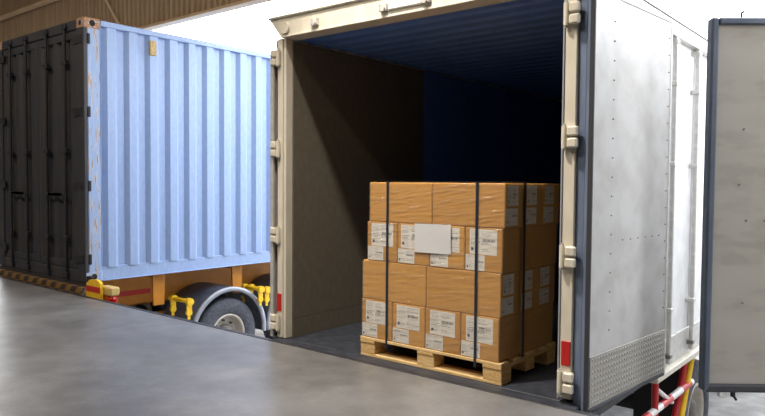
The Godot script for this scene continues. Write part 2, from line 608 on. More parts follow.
# ---------------------------------------------------------------- container
func build_container() -> void:
	var x1 := -7.476
	var x0 := -9.91
	var z1 := -3.75
	var z0 := -9.81
	var y0 := 0.115
	var y1 := 3.145
	var t := thing("shipping_container", "blue corrugated steel shipping container with dark door end beside the open truck", "container", Vector3((x0 + x1) / 2, y0, (z0 + z1) / 2))
	# corner posts and castings
	for sx in [0, 1]:
		for sz in [0, 1]:
			var px: float = x1 - 0.09 if sx == 1 else x0 + 0.09
			var pz: float = z1 - 0.1 if sz == 1 else z0 + 0.1
			wbox("corner_post", Vector3(px - 0.085, y0 + 0.11, pz - 0.095), Vector3(px + 0.085, y1 - 0.11, pz + (0.06 if sz == 1 else 0.095)), M.blue_rust, t, 0.01)
			if sz == 1:
				wbox("jamb_shade", Vector3(px - 0.087, y0 + 0.002, pz + 0.06), Vector3(px + 0.086, y1 - 0.115, pz + 0.103), M.cdoor, t, 0.006)  # dark cover that puts the shade of the unlit post front into colour
			for top in [0, 1]:
				var cy: float = y1 - 0.06 if top == 1 else y0 + 0.06
				var c := wbox("corner_casting", Vector3(px - 0.09, cy - 0.06, pz - 0.1), Vector3(px + 0.09, cy + 0.06, pz + 0.1), M.casting if top == 1 else M.blue_rust, t, 0.01)
				var st := tool()
				var ox: float = 1.0 if sx == 1 else -1.0
				rod(st, Vector3(px + ox * 0.08, cy, pz), Vector3(px + ox * 0.0905, cy, pz), 0.036, 14)
				wpart("side_hole", st, M.hole, c)
				if sz == 1 and top == 1:
					st = tool()
					rod(st, Vector3(px, cy, pz + 0.09), Vector3(px, cy, pz + 0.1005), 0.03, 14)
					wpart("end_hole", st, M.hole, c)
	# side walls of trapezoid sheet, rails
	var zs := z1 - 0.2
	var ln := (z1 - z0) - 0.4
	var prof := corrugation(ln, 0.278, 0.095, 0.05, 0.045, -0.05)
	for s in [1, -1]:
		var st := tool()
		var px: float = x1 - 0.012 if s == 1 else x0 + 0.012
		for i in prof.size() - 1:
			var a := Vector3(px + s * prof[i].y, 0, zs - prof[i].x)
			var b := Vector3(px + s * prof[i + 1].y, 0, zs - prof[i + 1].x)
			var n := Vector3(-(b - a).z, 0, (b - a).x)
			if n.x * s < 0: n = -n
			for off in [0.0, -0.004]:
				var d := Vector3(off * s, 0, 0)
				quad(st, a + d + Vector3.UP * 0.27, b + d + Vector3.UP * 0.27, b + d + Vector3.UP * 3.09, a + d + Vector3.UP * 3.09, n if off == 0.0 else -n)
		wpart("side_wall", st, M.blue, t)
		var xa: float = x1 - 0.06 if s == 1 else x0
		wbox("top_rail", Vector3(xa, y1 - 0.075, z0 + 0.2), Vector3(xa + 0.06, y1 - 0.01, z1 - 0.2), M.blue, t, 0.006)
		# bottom rail: a channel with a folded lower lip
		var st2 := tool()
		var xb: float = xa - 0.03 * s
		box(st2, Vector3(xb, y0, z0 + 0.2), Vector3(xb + 0.06, y0 + 0.165, z1 - 0.2), 0.004)
		box(st2, Vector3(xb - 0.02, y0, z0 + 0.2), Vector3(xb + 0.08, y0 + 0.012, z1 - 0.2), 0.003)
		wpart("bottom_rail", st2, M.blue, t)
	wbox("roof_panel", Vector3(x0 + 0.05, y1 - 0.04, z0 + 0.05), Vector3(x1 - 0.05, y1 - 0.02, z1 - 0.1), M.blue, t, 0.003)
	wbox("floor_panel", Vector3(x0 + 0.06, y0 + 0.1, z0 + 0.05), Vector3(x1 - 0.06, y0 + 0.16, z1 - 0.1), M.cdoor_metal, t, 0.003)
	wbox("end_wall", Vector3(x0 + 0.17, y0 + 0.05, z0), Vector3(x1 - 0.17, y1 - 0.05, z0 + 0.04), M.blue, t, 0.003)
	# door end
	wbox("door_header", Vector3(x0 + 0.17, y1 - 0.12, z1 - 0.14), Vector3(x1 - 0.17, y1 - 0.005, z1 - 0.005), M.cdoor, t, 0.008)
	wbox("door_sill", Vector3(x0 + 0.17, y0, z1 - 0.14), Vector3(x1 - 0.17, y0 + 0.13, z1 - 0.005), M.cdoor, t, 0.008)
	var xm := (x0 + x1) / 2
	for s in [0, 1]:
		var l0: float = xm + 0.006 if s == 1 else x0 + 0.172
		var l1: float = x1 - 0.172 if s == 1 else xm - 0.006
		var b := y0 + 0.135
		var u := y1 - 0.125
		var st := tool()
		var fz := z1 - 0.02
		box(st, Vector3(l0, b, fz - 0.05), Vector3(l0 + 0.07, u, fz), 0.004)
		box(st, Vector3(l1 - 0.07, b, fz - 0.05), Vector3(l1, u, fz), 0.004)
		box(st, Vector3(l0 + 0.07, b, fz - 0.05), Vector3(l1 - 0.07, b + 0.09, fz), 0.004)
		box(st, Vector3(l0 + 0.07, u - 0.09, fz - 0.05), Vector3(l1 - 0.07, u, fz), 0.004)
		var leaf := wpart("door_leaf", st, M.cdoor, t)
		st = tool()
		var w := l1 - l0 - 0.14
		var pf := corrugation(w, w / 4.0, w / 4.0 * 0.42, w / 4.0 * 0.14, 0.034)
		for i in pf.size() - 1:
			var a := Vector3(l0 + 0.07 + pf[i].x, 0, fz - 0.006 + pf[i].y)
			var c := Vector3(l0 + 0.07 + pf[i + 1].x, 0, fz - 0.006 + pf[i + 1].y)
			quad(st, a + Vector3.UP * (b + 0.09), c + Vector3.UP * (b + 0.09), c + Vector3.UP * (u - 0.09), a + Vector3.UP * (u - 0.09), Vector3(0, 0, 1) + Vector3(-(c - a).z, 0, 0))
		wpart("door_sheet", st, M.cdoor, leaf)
		for k in [0.28, 0.74]:
			var rx: float = lerpf(l0, l1, k)
			st = tool()
			rod(st, Vector3(rx, b - 0.09, z1 + 0.012), Vector3(rx, u + 0.09, z1 + 0.012), 0.017, 10)
			var r := wpart("lock_rod", st, M.cdoor_metal, t)
			for yy in [b - 0.08, b + 0.35, (b + u) / 2, u - 0.35, u + 0.06]:
				st = tool()
				box(st, Vector3(rx - 0.045, yy - 0.03, z1 - 0.02), Vector3(rx + 0.045, yy + 0.03, z1 + 0.034), 0.006)
				wpart("rod_keeper", st, M.cdoor_metal, r)
			st = tool()
			box(st, Vector3(rx, b + 0.85, z1 + 0.02), Vector3(rx + 0.42 * (1 if k < 0.5 else -1), b + 0.89, z1 + 0.036), 0.004)
			wpart("lock_handle", st, M.cdoor_metal, r)
		for hy in [2.904, 2.076, 1.227, 0.381]:
			var hx: float = x1 - 0.005 if s == 1 else x0 + 0.005
			wbox("hinge_slot", Vector3(hx - 0.03, hy - 0.06, z1 - 0.075), Vector3(hx + 0.006, hy + 0.06, z1 - 0.042), M.black, t, 0.004)
			var dx: float = -1.0 if s == 1 else 1.0
			wbox("door_hinge", Vector3(minf(hx + dx * 0.04, hx + dx * 0.26), hy - 0.05, z1 - 0.005), Vector3(maxf(hx + dx * 0.04, hx + dx * 0.26), hy + 0.05, z1 + 0.012), M.cdoor_metal, t, 0.004)
	# id plate on the long side
	wbox("side_placard", Vector3(x1 - 0.03, 2.83, -4.665), Vector3(x1 + 0.016, 3.01, -4.575), M.placard, t, 0.008)

# ---------------------------------------------------------------- wheels
func tyre_mesh(r: float, w: float) -> ArrayMesh:
	var st := tool(true)
	var p := [Vector2(r * 0.56, -w * 0.42), Vector2(r * 0.62, -w * 0.48), Vector2(r * 0.8, -w * 0.5), Vector2(r * 0.93, -w * 0.45), Vector2(r * 0.985, -w * 0.38), Vector2(r, -w * 0.3),
		Vector2(r, -w * 0.16), Vector2(r * 0.965, -w * 0.15), Vector2(r * 0.965, -w * 0.11), Vector2(r, -w * 0.1), Vector2(r, w * 0.1), Vector2(r * 0.965, w * 0.11), Vector2(r * 0.965, w * 0.15), Vector2(r, w * 0.16),
		Vector2(r, w * 0.3), Vector2(r * 0.985, w * 0.38), Vector2(r * 0.93, w * 0.45), Vector2(r * 0.8, w * 0.5), Vector2(r * 0.62, w * 0.48), Vector2(r * 0.56, w * 0.42), Vector2(r * 0.56, -w * 0.42)]
	p.reverse()
	lathe_x(st, p, Vector3.ZERO, 48)
	return finish(st)

func add_wheel(t: Node3D, c: Vector3, r: float, w: float, s: float) -> void:
	var at := c - t.position
	var ty := part("wheel_tyre", tyre_mesh(r, w), M.rubber, t, at)
	var st := tool(true)
	lathe_x(st, [Vector2(r * 0.575, -w * 0.44 * s), Vector2(r * 0.575, w * 0.44 * s), Vector2(r * 0.53, w * 0.46 * s), Vector2(r * 0.5, w * 0.38 * s), Vector2(r * 0.47, w * 0.1 * s), Vector2(r * 0.44, 0.0), Vector2(r * 0.3, w * 0.02 * s), Vector2(r * 0.27, w * 0.12 * s)], Vector3.ZERO, 36)
	part("wheel_rim", finish(st), M.rim, ty)
	st = tool(true)
	lathe_x(st, [Vector2(r * 0.28, w * 0.0 * s), Vector2(r * 0.26, w * 0.3 * s), Vector2(r * 0.2, w * 0.42 * s), Vector2(0.001, w * 0.44 * s)], Vector3.ZERO, 24)
	part("hub_cap", finish(st), M.hub, ty)
	for k in 8:
		st = tool()
		var a := TAU * k / 8.0
		var p := Vector3(0, cos(a), sin(a)) * r * 0.37
		rod(st, p + Vector3(-0.01 * s, 0, 0), p + Vector3(0.045 * s, 0, 0), 0.015, 6)
		part("wheel_nut", finish(st), M.hub, ty)

func add_fender(t: Node3D, c: Vector3, r: float, xa: float, xb: float, a0: float, a1: float, lip_x: float) -> void:
	# curved sheet over a wheel, open at the sides, with a rolled outer lip
	var n := 26
	var st := tool(true)
	var lip := tool(true)
	var off := c - t.position
	for i in n:
		var p0 := deg_to_rad(lerpf(a0, a1, float(i) / n))
		var p1 := deg_to_rad(lerpf(a0, a1, float(i + 1) / n))
		var d0 := Vector3(0, sin(p0), -cos(p0))
		var d1 := Vector3(0, sin(p1), -cos(p1))
		var ea := Vector3(xa, 0, 0)
		var eb := Vector3(xb, 0, 0)
		quad(st, d0 * r + ea, d1 * r + ea, d1 * r + eb, d0 * r + eb, d0)
		quad(st, d0 * (r - 0.012) + ea, d1 * (r - 0.012) + ea, d1 * (r - 0.012) + eb, d0 * (r - 0.012) + eb, -d0)
		var l0 := Vector3(lip_x, 0, 0)
		var l1 := Vector3(lip_x + 0.03, 0, 0)
		for k in [[r + 0.006, r + 0.006, l0, l1, d0], [r - 0.055, r - 0.055, l0, l1, -d0]]:
			quad(lip, d0 * k[0] + k[2], d1 * k[0] + k[2], d1 * k[1] + k[3], d0 * k[1] + k[3], k[4])
		quad(lip, d0 * (r + 0.006) + l1, d1 * (r + 0.006) + l1, d1 * (r - 0.055) + l1, d0 * (r - 0.055) + l1, Vector3.RIGHT)
		quad(lip, d0 * (r + 0.006) + l0, d1 * (r + 0.006) + l0, d1 * (r - 0.055) + l0, d0 * (r - 0.055) + l0, Vector3.LEFT)
	var f := part("mudguard", finish(st), M.fender, t, off)
	part("mudguard_lip", finish(lip), M.fender_lip, f)

# ---------------------------------------------------------------- trailer
func build_trailer() -> void:
	var t := thing("container_trailer", "orange skeletal trailer carrying the blue shipping container", "trailer", Vector3(-8.69, YARD, -6.8))
	for s in [1, -1]:
		var bx: float = -8.25 if s == 1 else -9.13
		var st := tool()
		box(st, Vector3(bx - 0.05, 0.085, -9.9), Vector3(bx + 0.05, 0.113, -3.86), 0.003)
		box(st, Vector3(bx - 0.009, -0.36, -9.9), Vector3(bx + 0.009, 0.085, -3.86))
		box(st, Vector3(bx - 0.05, -0.55, -9.9), Vector3(bx + 0.05, -0.52, -3.86), 0.003)
		wpart("side_beam", st, M.orange, t)
	for z in [-4.79, -6.04, -7.4, -8.7]:
		var st := tool()
		box(st, Vector3(-9.07, -0.3, z - 0.05), Vector3(-8.31, 0.08, z + 0.05), 0.003)
		wpart("cross_member", st, M.orange, t)
		for s in [1, -1]:
			var gx: float = -7.91 if s == 1 else -9.47
			st = tool()
			prism(st, PackedVector2Array([Vector2(z - 0.09, 0.11), Vector2(z + 0.09, 0.11), Vector2(z + 0.075, -0.3), Vector2(z - 0.075, -0.3)]), 0, gx + (0.24 if s == 1 else -0.27), gx + (0.27 if s == 1 else -0.24))
			box(st, Vector3(gx - 0.27, 0.05, z - 0.06), Vector3(gx + 0.27, 0.105, z + 0.06), 0.004)
			wpart("gusset", st, M.orange, t)
	# rear bumper with hazard tape and end plates
	wbox("rear_beam_shade", Vector3(-9.93, -0.32, -3.9), Vector3(-7.5, 0.112, -3.76), M.steel_dark, t, 0.006)  # dark instead of orange, standing in for shadow under the container
	wbox("rear_bumper", Vector3(-9.95, -0.1, -3.76), Vector3(-7.47, 0.07, -3.685), M.hazard, t, 0.006)
	var st := tool()
	prism(st, PackedVector2Array([Vector2(-7.37, -0.16), Vector2(-7.06, -0.16), Vector2(-7.06, 0.15), Vector2(-7.1, 0.18), Vector2(-7.16, 0.19), Vector2(-7.3, 0.175), Vector2(-7.37, 0.13)]), 2, -3.735, -3.70)
	var e := wpart("marker_board", st, M.yellow, t)
	e.set_meta("label", "yellow marker board with red stripe")
	wbox("red_stripe", Vector3(-7.37, 0.045, -3.703), Vector3(-7.06, 0.11, -3.697), M.red_tape, e, 0.0)
	wbox("board_arm", Vector3(-7.6, -0.14, -3.78), Vector3(-7.0, -0.06, -3.735), M.orange, t, 0.005)
	wbox("board_post", Vector3(-7.44, 0.05, -3.78), Vector3(-7.34, 0.2, -3.735), M.black, t, 0.006)
	var lamp := wbox("tail_lamp", Vector3(-7.17, 0.02, -3.86), Vector3(-6.93, 0.115, -3.75), M.lamp_case, t, 0.014)
	wbox("red_lens", Vector3(-7.06, -0.08, -3.84), Vector3(-6.92, 0.02, -3.755), M.lamp_red, lamp, 0.03)
	wbox("amber_lens", Vector3(-7.2, -0.08, -3.83), Vector3(-7.07, 0.02, -3.745), M.lamp_amber, lamp, 0.03)
	wbox("reflective_tape", Vector3(-8.238, -0.24, -5.03), Vector3(-8.231, -0.175, -4.5), M.red_tape, t, 0.0)
	# axles, wheels, mudguards with their yellow tubes
	for z in [-5.77, -7.08]:
		st = tool()
		rod(st, Vector3(-9.75, YARD + 0.5, z), Vector3(-7.65, YARD + 0.5, z), 0.07, 12)
		wpart("axle", st, M.steel_dark, t)
		for s in [1.0, -1.0]:
			var wx: float = -7.63 if s > 0 else -9.75
			add_wheel(t, Vector3(wx, YARD + 0.5, z), 0.5, 0.3, s)
			var cx := Vector3(wx, YARD + 0.52, z)
			add_fender(t, cx, 0.64, -0.54 if s > 0 else -0.16, 0.16 if s > 0 else 0.54, -6, 186, 0.15 if s > 0 else -0.18)
		for dz in [0.69, -0.5]:
			var y0: float = -0.27 if dz > 0 else -0.25
			st = tool()
			rod(st, Vector3(-7.85, y0, z + dz), Vector3(-7.4, y0, z + dz), 0.028, 10)
			var br := wpart("mudguard_tube", st, M.yellow, t)
			for kx in [-7.4, -7.76]:
				st = tool()
				rod(st, Vector3(kx - 0.03, y0, z + dz), Vector3(kx + 0.03, y0, z + dz), 0.05, 12)
				box(st, Vector3(kx - 0.009, y0 - 0.13, z + dz - 0.035), Vector3(kx + 0.009, y0, z + dz + 0.045), 0.004)
				rod(st, Vector3(kx - 0.02, y0 - 0.14, z + dz + 0.01), Vector3(kx + 0.02, y0 - 0.14, z + dz + 0.01), 0.042, 12)
				box(st, Vector3(kx - 0.009, y0 - 0.23, z + dz - 0.01), Vector3(kx + 0.009, y0 - 0.14, z + dz + 0.035), 0.004)
				wpart("tube_clamp", st, M.yellow, br)
	# landing legs at the far end carry the front
	for x in [-8.1, -9.3]:
		wbox("landing_leg", Vector3(x - 0.07, YARD, -9.5), Vector3(x + 0.07, -0.3, -9.36), M.steel_dark, t, 0.006)

# ---------------------------------------------------------------- truck with the load
func hinge(t: Node3D, c: Vector3, s: float) -> void:
	# barrel on the post and two knuckles towards the door
	var st := tool()
	rod(st, c + Vector3(-0.032 * s, -0.065, 0.022), c + Vector3(-0.032 * s, 0.065, 0.022), 0.017, 12)
	box(st, c + Vector3(-0.032 - 0.016, -0.055, 0), c + Vector3(0.032 + 0.012, 0.055, 0.01), 0.003)
	var h := wpart("door_hinge", st, M.cream, t)
	for y in [-0.034, 0.034]:
		st = tool()
		box(st, c + Vector3(-0.012 if s > 0 else -0.05, y - 0.028, 0.0), c + Vector3(0.05 if s > 0 else 0.012, y + 0.028, 0.04), 0.008)
		wpart("knuckle", st, M.cream, h)
	st = tool()
	rod(st, c + Vector3(-0.032 * s, -0.078, 0.022), c + Vector3(-0.032 * s, 0.078, 0.022), 0.009, 8)
	wpart("hinge_pin", st, M.galv, h)

# a swung-open rear door: local x runs from the hinge to the free edge, +z is its inner face
func truck_door(t: Node3D, at: Vector3, dir: Vector3, w: float, h: float, detailed: bool) -> Node3D:
	var d := Node3D.new()
	d.name = "rear_door"
	t.add_child(d, true)
	d.position = at - t.position
	var x := dir.normalized()
	var z := x.cross(Vector3.UP).normalized()
	d.basis = Basis(x, Vector3.UP, z)
	part("door_sheet", bmesh(Vector3(0.02, 0.02, -0.02), Vector3(w - 0.02, h - 0.02, 0.0), 0.003), M.door_sheet, d)
	var st := tool()
	box(st, Vector3(0, 0, -0.024), Vector3(0.02, h, 0.004), 0.004)
	box(st, Vector3(0.022, 0, -0.03), Vector3(w - 0.022, 0.022, 0.008), 0.004)
	part("door_gasket", finish(st), M.gasket, d)
	st = tool()
	box(st, Vector3(w - 0.022, 0, -0.03), Vector3(w, h, 0.003), 0.003)
	box(st, Vector3(0.022, h - 0.022, -0.03), Vector3(w - 0.022, h, 0.006), 0.003)
	part("door_edging", finish(st), M.galv, d)
	if not detailed:
		return d
	var k := part("kick_plate", bmesh(Vector3(0.022, 0.03, 0.0), Vector3(w - 0.02, 0.325, 0.006), 0.002), M.tread, d)
	k.set_meta("label", "grey tread plate along the foot of the door")
	var rv := SphereMesh.new()
	rv.radius = 0.0065
	rv.height = 0.009
	rv.radial_segments = 8
	rv.rings = 4
	var y := 0.45
	while y < h - 0.05:
		part("rivet", rv, M.rivet, d, Vector3(0.26, y, 0.001))
		part("rivet", rv, M.rivet, d, Vector3(w - 0.055, y + 0.03, 0.001))
		y += 0.115
	for i in 6:
		part("rivet", rv, M.rivet, d, Vector3(0.42 + i * 0.11, 0.985, 0.001))
	# keeper pieces on the top edge
	for kx in [0.3, 0.62]:
		part("keeper", bmesh(Vector3(kx, h - 0.01, -0.015), Vector3(kx + 0.05, h + 0.018, 0.006), 0.004), M.galv, d)
	return d

func build_truck() -> void:
	var t := thing("box_truck", "box truck with open rear doors and cream door frame backed up to the dock", "truck", Vector3(-2.88, YARD, -6.3))
	var xi0 := -4.08
	var xi1 := -1.70
	var xo0 := -4.17
	var xo1 := -1.56
	var zr := -3.72
	var zf := -11.0
	var hi := 2.44
	# shell
	var st := tool()
	box(st, Vector3(xo0 + 0.02, -0.12, zf), Vector3(xo1 - 0.02, 0.0, zr - 0.02), 0.004)
	wpart("load_floor", st, M.deck, t)
	wbox("rear_sill", Vector3(xo0, -0.14, zr - 0.02), Vector3(xo1, 0.0, zr + 0.072), M.deck, t, 0.004)
	wbox("bump_rail", Vector3(xo0 + 0.05, -0.42, zr - 0.02), Vector3(xo1 - 0.05, -0.16, zr + 0.03), M.black, t, 0.01)
	# inside lining in three boards along each side, thin joints between
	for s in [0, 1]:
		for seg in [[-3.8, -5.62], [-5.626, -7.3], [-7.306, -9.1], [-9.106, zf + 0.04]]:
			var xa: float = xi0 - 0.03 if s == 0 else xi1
			wbox("lining_board", Vector3(xa, 0.16, seg[1]), Vector3(xa + 0.03, hi, seg[0]), M.lining_warm_light if seg[0] > -4.0 else M.lining, t, 0.002)  # brown near the opening, blue deeper: flare and shade put into the colour
		var ks: float = xi0 - 0.03 if s == 0 else xi1
		wbox("skirting", Vector3(ks, 0.0, zf + 0.04), Vector3(ks + 0.03, 0.158, zr - 0.08), M.lining_warm_light, t, 0.003)
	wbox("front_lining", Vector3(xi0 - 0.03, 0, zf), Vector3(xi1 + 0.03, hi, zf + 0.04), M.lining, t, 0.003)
	# ribbed headlining: ribs run across the truck
	st = tool()
	var cr := corrugation(zr - 0.1 - zf, 0.19, 0.07, 0.035, 0.012)
	for i in cr.size() - 1:
		var a := Vector3(0, hi + 0.03 + cr[i].y, zr - 0.1 - cr[i].x)
		var b := Vector3(0, hi + 0.03 + cr[i + 1].y, zr - 0.1 - cr[i + 1].x)
		quad(st, Vector3(xi0 - 0.03, a.y, a.z), Vector3(xi1 + 0.03, a.y, a.z), Vector3(xi1 + 0.03, b.y, b.z), Vector3(xi0 - 0.03, b.y, b.z), Vector3(0, -1, 0))
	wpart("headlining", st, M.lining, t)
	# outer skin
	wbox("side_panel", Vector3(xo0, -0.1, zf - 0.02), Vector3(xi0 - 0.032, 2.56, zr - 0.09), M.white, t, 0.006)
	wbox("side_panel", Vector3(xi1 + 0.032, -0.02, zf - 0.02), Vector3(xo1, 2.56, zr - 0.09), M.white, t, 0.006)
	wbox("front_panel", Vector3(xo0, -0.1, zf - 0.06), Vector3(xo1, 2.56, zf - 0.022), M.white, t, 0.006)
	wbox("roof_panel", Vector3(xo0, 2.52, zf - 0.06), Vector3(xo1, 2.6, zr - 0.1), M.white, t, 0.02)
	# rear frame: posts
	wbox("rear_post", Vector3(-1.69, 0.025, zr - 0.08), Vector3(-1.613, 2.46, zr), M.cream, t, 0.006)
	wbox("post_channel", Vector3(-1.613, -0.05, zr - 0.08), Vector3(-1.56, 2.46, zr - 0.02), M.channel, t, 0.006)
	wbox("post_channel", Vector3(-1.56, -0.05, zr - 0.08), Vector3(-1.525, 2.46, zr - 0.005), M.channel, t, 0.008)
	wbox("edge_bead", Vector3(-1.70, 0.02, zr - 0.06), Vector3(-1.688, 2.46, zr + 0.006), M.seal, t, 0.003)
	wbox("edge_bead", Vector3(-1.525, -0.05, zr - 0.06), Vector3(-1.514, 2.46, zr + 0.002), M.seal, t, 0.003)
	wbox("rear_post", Vector3(-4.185, 0.005, zr - 0.08), Vector3(-4.125, 2.46, zr), M.cream, t, 0.006)
	wbox("post_channel", Vector3(-4.125, 0.005, zr - 0.08), Vector3(-4.112, 2.46, zr - 0.012), M.seal, t, 0.002)
	wbox("edge_bead", Vector3(-4.112, 0.005, zr - 0.08), Vector3(-4.085, 2.46, zr - 0.002), M.cream, t, 0.005)
	wbox("post_channel", Vector3(-4.235, -0.05, zr - 0.08), Vector3(-4.185, 2.46, zr - 0.03), M.gasket, t, 0.006)
	# header hood: wider at the top, closed ends
	st = tool()
	prism(st, PackedVector2Array([Vector2(-4.245, 2.615), Vector2(-1.47, 2.615), Vector2(-1.6, 2.455), Vector2(-4.105, 2.455)]), 2, zr - 0.12, zr + 0.03)
	wpart("header_hood", st, M.cream, t)
	wbox("header_lip", Vector3(-4.25, 2.612, zr - 0.12), Vector3(-1.465, 2.63, zr + 0.05), M.cream, t, 0.006)
	wbox("header_bead", Vector3(-4.1, 2.452, zr + 0.02), Vector3(-1.6, 2.468, zr + 0.038), M.cream, t, 0.004)
	for lx in [-4.05, -3.714, -3.028, -2.665, -2.0]:
		st = tool()
		rod(st, Vector3(lx, 2.525, zr + 0.03), Vector3(lx, 2.525, zr + 0.05), 0.028 if lx > -4 else 0.045, 14)
		var ml := wpart("marker_lamp", st, M.cream if lx < -4 else M.galv, t)
		if lx > -4.0:
			st = tool()
			rod(st, Vector3(lx, 2.515, zr + 0.05), Vector3(lx, 2.515, zr + 0.064), 0.02, 12)
			box(st, Vector3(lx - 0.034, 2.50, zr + 0.03), Vector3(lx - 0.024, 2.55, zr + 0.06), 0.002)
			box(st, Vector3(lx + 0.024, 2.50, zr + 0.03), Vector3(lx + 0.034, 2.55, zr + 0.06), 0.002)
			wpart("lamp_guard", st, M.galv, ml)
	wbox("lamp_bar", Vector3(-2.99, 2.5, zr + 0.03), Vector3(-2.7, 2.535, zr + 0.048), M.white_paint, t, 0.006)
	# hinges and reflectors
	for hy in [2.278, 1.569, 0.871, 0.13]:
		hinge(t, Vector3(-1.642, hy, zr), 1.0)
	for hy in [2.304, 1.563, 0.856, 0.134]:
		hinge(t, Vector3(-4.185, hy, zr), -1.0)
	wbox("red_reflector", Vector3(-1.678, 0.225, zr), Vector3(-1.62, 0.372, zr + 0.006), M.reflector, t, 0.002)
	wbox("red_reflector", Vector3(-4.182, 0.225, zr), Vector3(-4.128, 0.372, zr + 0.006), M.reflector, t, 0.002)
	# doors swung back along the sides
	truck_door(t, Vector3(-1.512, -0.03, zr + 0.012), Vector3(0.097, 0, -1.126), 1.13, 2.45, true)
	var ld := truck_door(t, Vector3(-4.25, 0.008, zr + 0.02 - 0.94), Vector3(0.01, 0, 1.0), 0.945, 2.36, false)
	ld.name = "rear_door_folded"
	# right side: gutter, bottom rail, side door posts and locking rods
	wbox("roof_gutter", Vector3(xo1, 2.40, zf), Vector3(xo1 + 0.05, 2.44, zr - 0.12), M.galv, t, 0.006)
	wbox("bottom_rail", Vector3(xo1 - 0.02, -0.15, zf), Vector3(xo1 + 0.06, -0.1, -4.98), M.cream, t, 0.006)
	wbox("sill_rail", Vector3(xo1 - 0.06, -0.15, -4.98), Vector3(xo1 - 0.01, -0.1, zr - 0.1), M.steel_dark, t, 0.004)
	wbox("side_rail", Vector3(xo1, -0.1, zf), Vector3(xo1 + 0.02, 0.12, -4.98), M.galv, t, 0.004)
	for z in [-5.26, -5.87]:
		wbox("side_door_post", Vector3(xo1, -0.1, z - 0.11), Vector3(xo1 + 0.018, 2.4, z - 0.05), M.white, t, 0.004)
		st = tool()
		rod(st, Vector3(xo1 + 0.045, -0.06, z), Vector3(xo1 + 0.045, 2.4, z), 0.018, 10)
		var r := wpart("lock_rod", st, M.galv, t)
		for y in [0.0, 0.35, 1.45, 2.05, 2.36]:
			st = tool()
			box(st, Vector3(xo1, y - 0.018, z - 0.03), Vector3(xo1 + 0.068, y + 0.018, z + 0.03), 0.006)
			wpart("rod_keeper", st, M.galv if y > 0.2 else M.rivet, r)
	# chassis, axle, wheels
	for x in [-3.4, -2.4]:
		wbox("chassis_rail", Vector3(x - 0.05, -0.42, zf), Vector3(x + 0.05, -0.12, zr - 0.05), M.steel_dark, t, 0.004)
	st = tool()
	rod(st, Vector3(-4.0, YARD + 0.5, -6.6), Vector3(-1.7, YARD + 0.5, -6.6), 0.08, 12)
	wpart("axle", st, M.steel_dark, t)
	for s in [1.0, -1.0]:
		add_wheel(t, Vector3(-1.78 if s > 0 else -3.95, YARD + 0.5, -6.6), 0.5, 0.3, s)
	st = tool()
	rod(st, Vector3(-4.0, YARD + 0.5, -10.4), Vector3(-1.7, YARD + 0.5, -10.4), 0.07, 12)
	wpart("axle", st, M.steel_dark, t)
	for s in [1.0, -1.0]:
		add_wheel(t, Vector3(-1.78 if s > 0 else -3.95, YARD + 0.5, -10.4), 0.5, 0.3, s)
	wbox("mud_flap", Vector3(-2.0, -0.9, -5.98), Vector3(-1.62, -0.16, -5.95), M.black, t, 0.004)
	# red and white side guard with its red post, white brace and the yellow stay
	st = tool()
	var gx := -1.55
	rod(st, Vector3(gx, -0.38, -6.05), Vector3(gx, -0.38, -3.95), 0.028, 12)
	var g := wpart("guard_rail", st, M.white_paint, t)
	for k in 4:
		st = tool()
		rod(st, Vector3(gx, -0.38, -5.98 + k * 0.52), Vector3(gx, -0.38, -5.74 + k * 0.52), 0.0295, 12)
		wpart("red_band", st, M.red, g)
	st = tool()
	rod(st, Vector3(gx, -0.62, -5.08), Vector3(gx, -0.14, -5.08), 0.026, 12)
	wpart("guard_post", st, M.red, t)
	st = tool()
	rod(st, Vector3(gx, -0.22, -5.1), Vector3(gx, -0.42, -5.5), 0.018, 10)
	wpart("guard_brace", st, M.white_paint, t)
	st = tool()
	rod(st, Vector3(gx, -0.14, -6.06), Vector3(gx, -0.72, -5.7), 0.026, 12)
	wpart("stay_bar", st, M.yellow, t)
	st = tool()
	rod(st, Vector3(gx - 0.03, -0.2, -5.95), Vector3(gx - 0.03, -0.75, -5.6), 0.026, 12)
	wpart("stay_bar", st, M.red, t)

